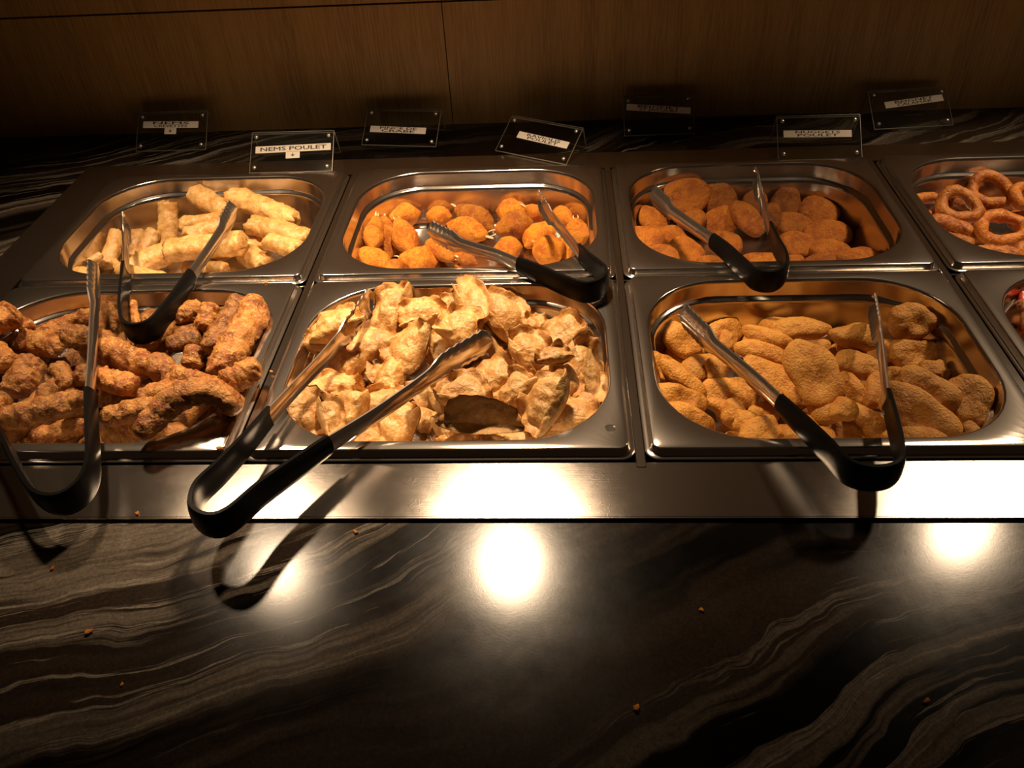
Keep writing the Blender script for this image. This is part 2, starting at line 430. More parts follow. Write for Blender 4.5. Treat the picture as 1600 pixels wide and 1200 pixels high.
def torus_mesh(D, W, r, sd=0.0, R=34, S=14, gap=0.0):
    V = []
    for i in range(R):
        a = 2*math.pi*i/R
        rr = 1 + .08*math.sin(2*a+sd) + .07*math.sin(3*a+sd*2)
        rt = r*(1 + .22*nz((math.cos(a), math.sin(a), 0), 1.6, sd))
        c = Vector((math.cos(a)*(D/2-r)*rr, math.sin(a)*(W/2-r)*rr, .25*r*math.sin(2*a+sd)))
        o = Vector((math.cos(a), math.sin(a), 0))
        for j in range(S):
            b = 2*math.pi*j/S
            p = c + o*math.cos(b)*rt + Vector((0, 0, 1))*math.sin(b)*rt*1.12
            p += (p-c)*(.16*nz(p, 90, sd)+.07*nz(p, 240, sd+2))
            V.append(tuple(p))
    F = []
    for i in range(R):
        for j in range(S):
            F.append((i*S+j, i*S+(j+1) % S, ((i+1) % R)*S+(j+1) % S, ((i+1) % R)*S+j))
    F = [tuple(reversed(f)) for f in F]
    return mesh('squid_ring', V, F)

def claw_mesh(L, r, sd=0.0):
    """breaded crab claw: plump drop tapering to +X where the shell comes out"""
    R, S = 34, 30; V = []
    for i in range(R):
        t = i/(R-1)
        prof = (math.sin(math.pi*min(t*1.15, .5)) if t < .435 else (1 - ((t-.435)/.565)**1.7*.74))
        if i == 0: prof = .02
        if i == R-1: prof = .16
        x = -L/2 + L*t
        for j in range(S):
            a = 2*math.pi*j/S
            p = Vector((x, math.cos(a)*r*prof, math.sin(a)*r*prof*.92))
            q = 1 + .20*nz(p, 60, sd) + .08*nz(p, 200, sd+3) + .05*nz(p, 480, sd+7)
            V.append((x + .1*r*nz(p, 60, sd+1), p.y*q, p.z*q))
    F = grid_faces(R, S); F.append(tuple(range(S-1, -1, -1))); F.append(tuple(range((R-1)*S, R*S)))
    return mesh('crab_claw', V, F)

def prong_mesh(L, r, sd):
    V = []; F = []
    for s, ln in ((1, 1.0), (-1, .8)):
        off = len(V); R, S = 7, 8
        for i in range(R):
            t = i/(R-1); q = r*(1-t)**.7*.9 + .00015
            x = t*L*ln; y = s*(.0012 + .0022*math.sin(t*2.4)); 
            for j in range(S):
                a = 2*math.pi*j/S; V.append((x, y + math.cos(a)*q*.7, math.sin(a)*q))
        F += grid_faces(R, S, off=off); F.append(tuple(range(off+S-1, off-1, -1))); F.append(tuple(range(off+(R-1)*S, off+R*S)))
    return mesh('claw_tip', V, F)

# ---------------------------------------------------------------- piling the food
TREES = {k: [] for k in PANS}
def frame_axes(n, ang):
    """long axis lying in the plane with normal n that points at image angle ang (degrees, 0 right, 90 up)"""
    a = math.radians(ang); d = CR*math.cos(a) + CU*math.sin(a)
    den = CV.dot(n)
    if abs(den) < .25: den = math.copysign(.25, den)
    e = d - CV*(d.dot(n)/den)
    e -= n*e.dot(n)
    f = min(1.7, max(.8, e.length)); e.normalize(); m = n.cross(e)
    g = math.sqrt(max(.2, 1 - m.dot(CV)**2))
    return e, m, f, 1/g

def nrm(tilt, az):
    t, a = math.radians(tilt), math.radians(az)
    return Vector((math.sin(t)*math.cos(a), math.sin(t)*math.sin(a), math.cos(t)))

def tree_of(me, M, shrink=.90):
    A = np.empty(len(me.vertices)*3, dtype=np.float32); me.vertices.foreach_get('co', A); A = A.reshape(-1, 3).astype(float)*shrink
    Q = np.array(M.to_3x3()); t = np.array(M.translation)
    W = A @ Q.T + t
    return W, [tuple(p.vertices) for p in me.polygons]

def drop(pan, me, Rm, path, z_hi=.075, z_lo=-.062, step=.003, shrink=.90, zfix=None):
    """lower the piece along its path (a function of height) until it touches what lies beneath"""
    W0, polys = tree_of(me, Rm.to_4x4(), shrink)
    rad = float(np.linalg.norm(W0, axis=1).max())
    def hit(z):
        c = path(z)
        W = W0 + np.array(c)
        lo = W.min(0)
        if lo[2] < -.0625: return True
        t = None
        for (cc, rr, tr) in TREES[pan]:
            if (cc - c).length > rad + rr: continue
            if t is None: t = BVHTree.FromPolygons(W.tolist(), polys)
            if t.overlap(tr): return True
        if t is None: t = BVHTree.FromPolygons(W.tolist(), polys)
        return bool(t.overlap(bv_pan[pan]))
    z = z_hi
    if zfix is None:
        while z > z_lo and hit(z): z -= step          # leave anything met above
        if z <= z_lo: z = z_hi
        last = z
        while z > z_lo and not hit(z): last = z; z -= step
        z = last
        for s in (step/2, step/4):
            if not hit(z - s): z -= s
    else: z = zfix
    c = path(z); W = W0 + np.array(c)
    TREES[pan].append((Vector(c), rad, BVHTree.FromPolygons(W.tolist(), polys)))
    return Vector(c)

cnt = [0]
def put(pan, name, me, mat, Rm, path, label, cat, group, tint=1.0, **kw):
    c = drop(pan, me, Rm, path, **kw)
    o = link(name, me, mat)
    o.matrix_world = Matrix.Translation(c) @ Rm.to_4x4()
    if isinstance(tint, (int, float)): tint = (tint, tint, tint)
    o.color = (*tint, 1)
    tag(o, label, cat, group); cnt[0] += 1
    return o

def mat3(x, y, z): return Matrix((x, y, z)).transposed()
def ray(u, v): return lambda z: at(u, v, z)

def place_roll(pan, u1, v1, u2, v2, r, dz, z0=-.01):
    """returns rotation, length (m), radius (m), path for a roll seen from (u1,v1) to (u2,v2)"""
    P1, P2 = at(u1, v1, z0 - dz/2), at(u2, v2, z0 + dz/2)
    x = (P2-P1); L = x.length; x.normalize()
    up = Vector((0, 0, 1)); y = up.cross(x).normalized(); z = x.cross(y)
    dep = (at((u1+u2)/2, (v1+v2)/2, z0) - CAM).dot(CV)
    return mat3(x, y, z), L, r*dep/FPX, ray((u1+u2)/2, (v1+v2)/2), dep

def place_blob(u, v, ang, L, W, tilt, az, z0=-.01):
    n = nrm(tilt, az); e, m, f, g = frame_axes(n, ang)
    dep = (at(u, v, z0) - CAM).dot(CV)
    return mat3(e, m, n), L*dep/FPX*f, W*dep/FPX*g, ray(u, v)

rnd = random.Random(11)
def fill(pan, n, maker, name, label, cat, group, mat, x0, x1, y0, y1, tint=(.8, 1.0), zmax=.02):
    """pieces lying under the heap"""
    px, py = PANS[pan]
    for i in range(n):
        x = px + rnd.uniform(x0, x1); y = py + rnd.uniform(y0, y1)
        me, Rm = maker(rnd)
        t = rnd.uniform(*tint)
        put(pan, name, me, mat, Rm, (lambda z, x=x, y=y: Vector((x, y, z))), label, cat, group, t, z_hi=zmax, step=.005, shrink=.86)
def rot(rz, rx=0, ry=0): return (Matrix.Rotation(rz, 3, 'Z') @ Matrix.Rotation(ry, 3, 'Y') @ Matrix.Rotation(rx, 3, 'X'))

#@@FOOD_START
def zcap(vb, top):
    """pieces whose lower edge the near rim hides lie below that rim"""
    return top if vb < 665 else max(-.018, top - (vb-665)*.0012)
# --- A: pale pastry rolls, back left.  (u1,v1,u2,v2,r px,dz m,bend,tint,label)
N_ = 'pastry roll'; G_ = 'pale pastry rolls in the back left pan'
A_T = [
 (304,304,356,332,17,-.010,.0,.95,'short pale pastry roll against the back wall of the pan, left of the tong tip'),
 (365,305,458,344,18,-.012,.1,1.05,'long pale pastry roll with a flaky dark right end, highest at the back'),
 (286,352,342,344,15,.004,.1,.98,'pale pastry roll lying behind the blistered one'),
 (186,362,166,416,13,-.020,.15,.95,'slim pastry roll leaning at the left, beside the tong arm'),
 (218,362,206,404,13,-.015,.0,.72,'darker pastry roll just right of the left tong arm'),
 (242,362,222,400,13,-.016,.0,.82,'pastry roll with its open end facing forward, left of the upright roll'),
 (292,368,346,352,16,.002,.0,.90,'blistered golden pastry roll in the middle of the pan'),
 (395,351,480,374,18,-.006,.1,.88,'wide golden pastry wrap at the right of the pan'),
 (418,376,466,392,15,-.004,.0,.92,'pastry roll whose brown filling shows at its right end'),
 (372,388,412,378,13,.004,.0,1.10,'torn pale pastry piece right of the tong head'),
 (385,396,418,416,19,-.004,.1,.86,'rounded golden pastry piece near the front right of the pan'),
 (445,404,492,366,8,.000,.0,1.12,'thin pale pastry strip along the right front edge'),
 (262,318,262,388,15,-.044,.0,.88,'pastry roll standing upright in the middle left'),
 (330,412,352,420,10,.0,.0,.70,'dark ended pastry roll low at the front, below the tong arm'),
 (120,424,148,428,9,.0,.0,1.0,'small pastry piece in the front left corner of the pan'),
 (140,410,158,398,7,.004,.0,.95,'curled pastry flake at the left end'),
 (176,408,194,424,7,.0,.0,1.05,'small pastry flake between the two left arms'),
 (203,424,262,394,20,.006,.1,1.08,'broad folded pastry roll at the front of the pan'),
 (262,390,380,380,21,.004,.05,1.10,'large crumpled pastry roll across the front centre'),
]
for r_ in range(8):
    pass
fill('A', 7, lambda q: (nem_mesh(.07, .0085, 0, q.random()*20), rot(q.random()*6.3)), 'pastry_roll', 'pastry roll on the bottom of the back left pan, half hidden by others', 'pastry roll', 'bottom pastry rolls', F_NEM, -.09, .11, -.09, .05)
for i, (u1, v1, u2, v2, r, dz, bd, ti, lb) in enumerate(A_T):
    Rm, L, rm, pa, _ = place_roll('A', u1, v1, u2, v2, r, dz, -.03)
    put('A', 'pastry_roll', nem_mesh(L*1.05, rm*1.02, bd, 3.7*i+1), F_NEM, Rm, pa, lb, N_, G_, ti, z_hi=(.005 if max(v1, v2)+r < 415 else -.012), shrink=.84)

# --- C: crab claws. fat end (u1,v1) -> shell end (u2,v2), r, dz, tint, tip length px, tip dir px offset
C_T = [
 (776,330,824,332,19,.004,1.10,0,'bright orange crab claw at the back, right of the dark one'),
 (850,340,822,325,14,.010,.85,12,'small crab claw behind the right tong head'),
 (866,330,890,348,17,-.004,1.05,14,'crab claw right of the raised tong arm'),
 (705,338,668,338,16,-.002,1.00,0,'crab claw at the back left of the tong head'),
 (655,332,612,342,18,.0,1.05,0,'large golden crab claw in the back row, left part'),
 (582,388,588,342,15,.014,.82,14,'leftmost standing crab claw by the left wall'),
 (609,402,600,342,18,.020,.72,16,'dark upright crab claw with its shell tip pointing up'),
 (644,396,622,346,19,.016,.90,12,'crab claw leaning beside the dark upright one'),
 (770,358,716,326,21,.012,.62,16,'dark browned crab claw with its open pincer at the top left'),
 (832,343,778,361,21,.0,.66,15,'dark brown crab claw with its shell tip at the left'),
 (700,350,757,368,20,-.004,1.0,16,'orange crab claw in the centre with its tip to the lower right'),
 (903,382,900,346,17,.012,.92,13,'crab claw at the far right wall, shell tip up'),
 (888,408,876,374,12,.008,.92,0,'crab claw half hidden under the right tong arm'),
 (822,384,862,352,20,.004,1.18,0,'yellow crab claw in front of the dark brown one'),
 (668,378,704,404,16,.0,.75,0,'crab claw under the left tong head'),
 (812,386,776,394,20,.0,1.02,0,'rounded crab claw just behind the left tong arm'),
 (574,420,549,408,12,.0,1.05,0,'small crab claw at the front left corner'),
 (604,418,566,394,19,.004,1.05,0,'rounded golden crab claw in the front left corner'),
 (742,424,708,420,12,.0,1.0,0,'crab claw low at the front rim, centre'),
 (745,412,716,404,10,.0,.6,10,'dark crab claw below the tong arm'),
 (682,410,626,405,23,.002,1.15,14,'large yellow crab claw at the front, shell tip to the left'),
 (872,402,842,380,24,.004,1.08,10,'large golden crab claw at the front right, pale shell tip on top'),
]
fill('C', 8, lambda q: (claw_mesh(.045, .011, q.random()*20), rot(q.random()*6.3)), 'crab_claw', 'crab claw on the bottom of its pan, half hidden by others', 'crab claw', 'bottom crab claws', F_CLAW, -.11, .11, -.09, .02, tint=(.7, .95))
for i, (u1, v1, u2, v2, r, dz, ti, tip, lb) in enumerate(C_T):
    Rm, L, rm, pa, dep = place_roll('C', u1, v1, u2, v2, r, dz, -.03)
    o = put('C', 'crab_claw', claw_mesh(max(L*1.15, rm*2.5), rm*1.13, 2.9*i+1), F_CLAW, Rm, pa, lb, 'crab claw', 'breaded crab claws in the back row', ti, z_hi=(.005 if max(v1, v2)+r < 405 else -.018), shrink=.84)
    if tip:
        t = link('claw_tip', prong_mesh(tip*dep/FPX*1.15, .0019, i), M_SHELL, o); t.location = (max(L*1.15, rm*2.5)/2-.003, 0, 0); t.rotation_euler = (i*.9, 0, 0)

# --- D: round breaded fritters (u,v,ang,L,W,tilt,az,T mm,tint,label)
D_T = [
 (1125,313,0,50,48,50,-80,17,.66,'dark round fritter at the back beside the lightest one'),
 (1229,318,0,44,44,50,-80,18,.60,'dark round fritter at the back right'),
 (1180,318,90,42,34,45,-90,16,.62,'dark fritter just left of the right tong arm'),
 (1277,332,-10,58,48,40,-100,18,.95,'angular light fritter at the back right'),
 (1072,309,10,66,54,50,-95,16,.88,'large round fritter standing at the back left'),
 (986,336,92,54,36,40,-40,20,.98,'fritter standing on edge at the left wall'),
 (1082,345,10,44,30,25,-90,16,.85,'fritter below the large round one'),
 (1020,346,-50,52,36,30,-60,16,1.0,'fritter under the left tong head'),
 (1293,365,0,66,44,25,-90,18,1.0,'wide light fritter at the right end of the middle row'),
 (1236,352,0,56,38,25,-90,19,.82,'fritter right of the bare patch'),
 (1205,338,80,40,28,30,-90,16,.60,'dark fritter behind the right tong arm'),
 (1127,348,20,52,46,48,-95,17,1.02,'round light fritter standing left of the bare patch'),
 (1168,342,-52,64,34,30,-90,17,.86,'oblong fritter leaning over the bare patch'),
 (1050,374,0,48,44,30,-60,17,1.02,'fritter beneath the left tong arm'),
 (1243,384,0,60,40,20,-90,20,.95,'fritter in the middle of the right group'),
 (1297,392,0,58,34,20,-90,18,1.0,'light fritter at the front right'),
 (1003,378,-5,60,46,32,-90,18,1.05,'plump golden fritter in the left of the middle row'),
 (1133,382,-20,50,42,30,-80,17,.95,'fritter under the black grip'),
 (1343,402,0,60,28,10,-90,16,1.02,'flat light fritter at the front right corner'),
 (1033,402,-5,52,36,25,-90,18,.80,'reddish fritter at the front left'),
 (1073,397,-30,62,46,30,-60,18,1.05,'large golden fritter at the front left'),
 (1110,412,0,40,22,10,-90,16,.82,'fritter low at the front rim beside the black grip'),
 (1190,410,0,58,26,10,-90,17,1.0,'flat fritter at the front rim between the tong arms'),
 (1240,410,0,34,18,10,-90,16,.9,'small fritter at the front rim right of the bend'),
 (1285,411,0,56,24,10,-90,16,.74,'reddish flat fritter at the front rim'),
]
for i, (u, v, a, L, W, ti, az, T, tn, lb) in enumerate(D_T):
    Rm, l, w_, pa = place_blob(u, v, a, L*1.12, W*1.12, ti, az, -.035)
    put('D', 'breaded_fritter', blob_mesh(l, w_, T/1000, sd=i*2.3+1, lobes=.05, lump=.07, fine=.035, square=2.1, flat=3.4), F_DISC, Rm, pa, lb, 'fritter', 'round breaded fritters', tn, z_hi=(.005 if v+W*.5 < 400 else -.02), shrink=.84)

# --- E: squid rings
fill('E', 11, lambda q: (torus_mesh(.045, .042, .0065, q.random()*20), rot(q.random()*6.3, q.uniform(-.3, .3))), 'squid_ring', 'battered squid ring at the bottom of its pan, mostly hidden', 'squid ring', 'bottom squid rings', F_RING, -.10, .12, -.08, .08, tint=(.6, .85), zmax=-.025)
E_T = [
 (1452,322,0,62,48,14,-90,9,.95,'squid ring lying flat at the left end'),
 (1548,298,-15,76,60,35,-100,11,.82,'large squid ring at the back, leaning forward'),
 (1606,306,0,60,50,30,-90,11,.9,'squid ring cut off by the photo edge at the back'),
 (1498,322,-20,72,58,32,-100,11,.80,'squid ring in the middle with a small hole'),
 (1612,345,0,80,50,30,-90,11,.85,'squid ring at the photo edge behind the brightest one'),
 (1620,400,0,80,50,20,-90,11,.85,'squid ring at the front of its pan, right of the brightest one'),
 (1564,357,-12,84,68,34,-95,12,1.12,'brightest squid ring with a wide dark hole, in front'),
]
E_R = [(1430,326,1447,344,9,-.006,.75,'short bent batter piece at the left end'), (1492,312,1540,334,8,.0,.7,'thin batter strip behind the middle squid ring'),
 (1562,284,1618,258,11,.010,.95,'curved squid strip at the back right'), (1452,340,1520,362,12,-.004,.88,'straight squid strip left of the brightest ring'),
 (1463,368,1522,384,13,-.002,.66,'red brown squid strip at the left front'), (1510,394,1602,398,12,.0,.90,'long squid strip along the front rim')]
for i, (u, v, a, L, W, ti, az, r, tn, lb) in enumerate(E_T):
    if i in (3, 6):
        for (u1, v1, u2, v2, rr, dz, t2, l2) in (E_R[:3] if i == 3 else E_R[3:]):
            Rm, LL, rm, pa, _ = place_roll('E', u1, v1, u2, v2, rr, dz, -.02)
            put('E', 'squid_strip', roll_mesh(LL, rm, .25, .16, .10, sd=u1*.1), F_RING, Rm, pa, l2, 'squid strip', 'squid strips among the rings', t2, z_hi=-.012)
    Rm, l, w_, pa = place_blob(u, v, a, L, W, ti, az, -.02)
    put('E', 'squid_ring', torus_mesh(l, w_, r*.00066, i*3.1+1), F_RING, Rm, pa, lb, 'squid ring', 'battered squid rings in the back right pan', tn, z_hi=(-.008 if u > 1470 else -.004), zfix=(None if i else -.018), shrink=.80)

# --- B: brown crusty rolls
B_T = [
 (168,476,172,524,16,-.014,.1,.72,'brown roll standing at the back left of the small tong bend'),
 (208,472,214,512,7,-.010,.0,1.0,'thin crust flap between the arms of the small tong bend'),
 (225,506,262,490,12,.006,.0,.75,'reddish roll inside the small tong bend'),
 (150,490,58,528,15,-.006,.1,1.0,'long roll rising along the back wall at the left'),
 (275,498,314,478,16,.004,.1,.85,'roll behind the small tong bend at the right'),
 (332,478,318,516,16,-.010,.0,.95,'short roll behind the dark browned one'),
 (262,540,312,526,15,.0,.0,.55,'shadowed dark roll in the hollow of the heap'),  # low tint puts the shade of the hollow into the colour
 (305,542,297,574,15,-.010,.0,.80,'short reddish roll beside the dark browned one'),
 (270,508,216,548,11,-.004,.2,.85,'bent roll passing under the small tong bend'),
 (108,522,176,536,18,.0,.1,.66,'dark brown roll near the back, left of the tong arm'),
 (24,534,100,541,18,.0,.15,.82,'roll at the back left with a lumpy crust'),
 (-14,545,16,570,20,-.004,.0,1.05,'light roll at the left edge with a brown hole'),
 (163,540,238,574,19,-.004,.1,.92,'roll right of the steel arm, pointing down to the right'),
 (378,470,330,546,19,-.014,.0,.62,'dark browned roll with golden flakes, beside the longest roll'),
 (409,472,350,576,24,-.012,.30,1.08,'longest golden roll lying along the right wall'),
 (402,572,352,602,21,-.004,.0,1.0,'golden roll end below the longest roll'),
 (88,572,108,604,15,-.006,.0,.70,'small brown roll end left of the steel arm'),
 (122,584,156,590,19,.0,.0,.78,'roll directly behind the steel arm'),
 (83,600,64,640,15,-.010,.0,.72,'reddish roll low in the left of the heap'),
 (112,606,96,640,10,-.006,.0,.70,'narrow reddish roll beside the arm'),
 (54,560,26,616,24,-.010,.05,.78,'fat brown roll at the left, pointing toward the viewer'),
 (155,590,210,602,20,.0,.0,1.15,'light roll with a dark scorched end, right of the steel arm'),
 (240,566,274,592,18,-.004,.0,.80,'knobbly flaked roll end in the centre of the heap'),
 (-12,632,8,630,13,.0,.0,.95,'light roll end at the left edge'),
 (276,582,374,628,18,-.004,.2,.98,'golden roll running down to the right from the centre'),
 (222,622,286,612,17,.004,.0,.92,'roll half under the big bent one'),
 (0,656,138,625,21,.006,.1,.80,'long reddish roll at the left front'),
 (164,652,248,638,18,.004,.0,.86,'roll with a scorched left tip, right of the black grip'),
 (-20,700,40,690,18,.0,.0,.8,'roll at the front left corner behind the outer tong arm'),
 (250,694,322,664,16,.0,.0,.62,'shadowed roll under the big bent one'),  # tint darkened for the shadow beneath the bent roll
 (38,696,138,660,20,.004,.15,.92,'long golden roll at the left front rim'),
 (-16,512,24,486,21,.004,.0,1.20,'light roll at the top left corner of the heap'),
 (30,516,52,504,9,.002,.0,1.15,'small light crust knob at the back left'),
]
fill('B', 26, lambda q: (roll_mesh(.085, .0135, .15, sd=q.random()*20, R=18, S=14), rot(q.random()*6.3, 0, q.uniform(-.15, .15))), 'crusty_roll', 'brown roll deep in the front left heap, almost hidden', 'roll', 'buried brown rolls', F_ROLL, -.10, .11, -.08, .08, tint=(.5, .8), zmax=-.010)
def bent(n): return n
for i, (u1, v1, u2, v2, r, dz, bd, ti, lb) in enumerate(B_T):
    Rm, L, rm, pa, _ = place_roll('B', u1, v1, u2, v2, r, dz, -.005)
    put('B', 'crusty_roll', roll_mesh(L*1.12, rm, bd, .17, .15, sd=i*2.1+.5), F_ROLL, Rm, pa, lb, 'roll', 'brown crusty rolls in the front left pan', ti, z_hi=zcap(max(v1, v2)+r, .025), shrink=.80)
# the big bent roll on top: an arc seen from its left end to its right end
def arc_roll(pts, r, sd):
    P = [at(*p) for p in pts]; c = sum(P, Vector())/len(P)
    n = 60; D = []
    for i in range(n):
        t = i/(n-1)*(len(P)-1); k = min(int(t), len(P)-2); f = t-k
        a = P[max(0, k-1)]; b = P[k]; d = P[k+1]; e = P[min(len(P)-1, k+2)]
        D.append(.5*((2*b)+(d-a)*f+(2*a-5*b+4*d-e)*f*f+(3*b-a-3*d+e)*f**3) - c)
    V = []; S = 32
    for i, p in enumerate(D):
        t = (D[min(n-1, i+1)]-D[max(0, i-1)]).normalized(); y = Vector((0, 0, 1)).cross(t).normalized(); z = t.cross(y)
        e = abs(2*i/(n-1)-1); pr = max(.12, (1-e**5)**.5) if e < 1 else .12
        for j in range(S):
            a = 2*math.pi*j/S; o = y*math.cos(a)+z*math.sin(a); q = p + o*r*pr
            V.append(p + o*r*pr*(1+.26*nz(q, 30, sd)+.20*nz(q, 120, sd)+.12*nz(q, 260, sd)+.05*nz(q, 480, sd)))
    F = grid_faces(n, S) + [tuple(range(S-1, -1, -1)), tuple(range((n-1)*S, n*S))]
    return mesh('crusty_roll', V, F), c
me_, c_ = arc_roll([(218, 682, .006), (258, 640, .016), (300, 617, .020), (340, 618, .016), (370, 645, .004)], .0125, 4.4)
put('B', 'crusty_roll', me_, F_ROLL, Matrix.Identity(3), (lambda z: c_ + (c_-CAM)*((z-c_.z)/(c_.z-CAM.z))), 'big bent golden roll arching over the front rim of the pan', 'roll', 'brown crusty rolls in the front left pan', .95, z_hi=.05)

# --- F: fried dumplings (u,v,ang,L,H,tilt,az,tint,cup,label)
F_T = [
 (840,510,0,44,28,20,-90,.90,.2,'small part of a dumpling at the back right, behind the pointed one'),
 (700,480,12,60,30,35,-100,.86,.3,'orange rimmed dumpling at the back, left of the peak'),
 (615,482,72,84,48,38,-100,.95,.2,'upright dumpling at the back left of the heap'),
 (498,536,-10,44,26,15,-90,.88,.2,'dumpling edge below the flat triangular one'),
 (524,508,24,84,44,30,-110,1.05,.1,'flat triangular dumpling by the left wall, behind the tong'),
 (785,492,-48,98,54,46,-100,.95,.15,'long smooth dumpling right of the peak'),
 (742,476,-62,92,44,40,-150,.92,.3,'tallest dumpling with its tip standing above the back rim'),
 (660,492,14,74,42,36,-80,1.08,.3,'pale dumpling with a drooping edge at the back'),
 (582,538,32,78,50,32,-90,.94,.2,'blistered dumpling between the two tong arms'),
 (882,522,35,72,50,36,-100,.88,.3,'pointed dumpling at the right end of the back'),
 (690,546,-70,64,34,30,-90,.84,.2,'small darker dumpling behind the right tong head'),
 (640,545,66,86,54,36,-120,.96,.2,'large dumpling with a dark fold in the middle'),
 (720,512,-20,68,54,42,-95,1.12,.15,'round bellied pale dumpling above the right tong head'),
 (912,582,-78,96,50,36,-60,.92,.3,'crinkled dumpling at the right wall'),
 (885,592,-62,66,36,28,-90,.94,.2,'narrow dumpling beside the crinkled one at the right'),
 (866,556,10,54,24,25,-90,.82,.2,'dumpling corner with orange tips'),
 (830,550,-52,76,54,38,-100,.95,.2,'smooth folded dumpling right of the tong head'),
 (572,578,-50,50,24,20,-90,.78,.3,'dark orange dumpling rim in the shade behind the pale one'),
 (545,572,60,58,46,34,-100,.98,.2,'dumpling with a bubbled belly beside the left tong arm'),
 (770,594,36,86,52,34,-110,.92,.2,'dumpling with pressed dimples below the tong head'),
 (608,592,78,66,50,36,-90,1.15,.1,'smooth pale dumpling in the centre of the heap'),
 (522,606,12,92,36,28,-90,1.10,.2,'long pale dumpling across the left of the heap'),
 (805,612,46,74,42,34,-120,.96,.2,'dumpling with a sharp side fold, right of centre'),
 (690,622,-60,48,36,25,-90,.80,.2,'orange dumpling corner beside the crumpled one'),
 (592,628,25,88,36,28,-80,.95,.3,'dumpling half beneath the right tong arm'),
 (852,628,66,100,54,36,-110,.93,.2,'large dumpling standing at the right of centre'),
 (478,646,-62,78,66,30,-60,.80,.15,'brownish dumpling at the left front corner'),
 (516,652,-70,64,34,26,-60,.84,.2,'narrow dumpling behind the brownish one'),
 (547,634,60,66,52,34,-90,1.08,.2,'pale egg shaped dumpling in the left front'),
 (662,654,-60,52,36,25,-90,.84,.3,'dumpling tucked right of the tong arm'),
 (700,668,-50,54,40,25,-90,.72,.2,'dark orange dumpling behind the front rim'),
 (727,616,-15,80,52,34,-90,.84,.3,'crumpled dumpling with a frilly left edge'),
 (890,652,10,96,54,30,-90,1.0,.2,'dumpling with a twisted right tip at the front right'),
 (572,686,14,66,34,20,-90,1.05,.2,'pale dumpling at the front rim under the tong arm'),
 (622,664,60,80,62,36,-100,1.02,.15,'broad dumpling with glossy blisters at the front'),
 (718,692,4,70,28,20,-90,1.0,.2,'flat pale dumpling piece at the front rim'),
 (832,684,4,112,28,20,-90,.98,.1,'long flat dumpling along the front rim at the right'),
 (757,652,-3,116,46,50,-95,.72,.45,'open arched dumpling with a dark orange hollow at the front'),
]
fill('F', 24, lambda q: (gyoza_mesh(.05, .032, .017, sd=q.random()*20, R=9, S=26), rot(q.random()*6.3, q.uniform(-.4, .4))), 'fried_dumpling', 'fried dumpling deep in the heap, almost hidden by others', 'dumpling', 'buried dumplings', F_GYO, -.11, .11, -.09, .08, tint=(.75, .95), zmax=-.010)
for i, (u, v, a, L, H, ti, az, tn, cup, lb) in enumerate(F_T):
    Rm, l, w_, pa = place_blob(u, v, a, L*1.12, H*1.22, ti, az, .0)
    put('F', 'fried_dumpling', gyoza_mesh(l, w_, (.005 if cup > .4 else min(.021, w_*.62)), sd=i*1.9+.7, cup=cup, bowl=(.45 if cup > .4 else 0)), F_GYO, Rm, pa, lb, 'dumpling', 'fried dumplings heaped in the front row', tn, z_hi=zcap(v+H*.5, .03 if u > 560 or v < 600 else -.008), shrink=.74)

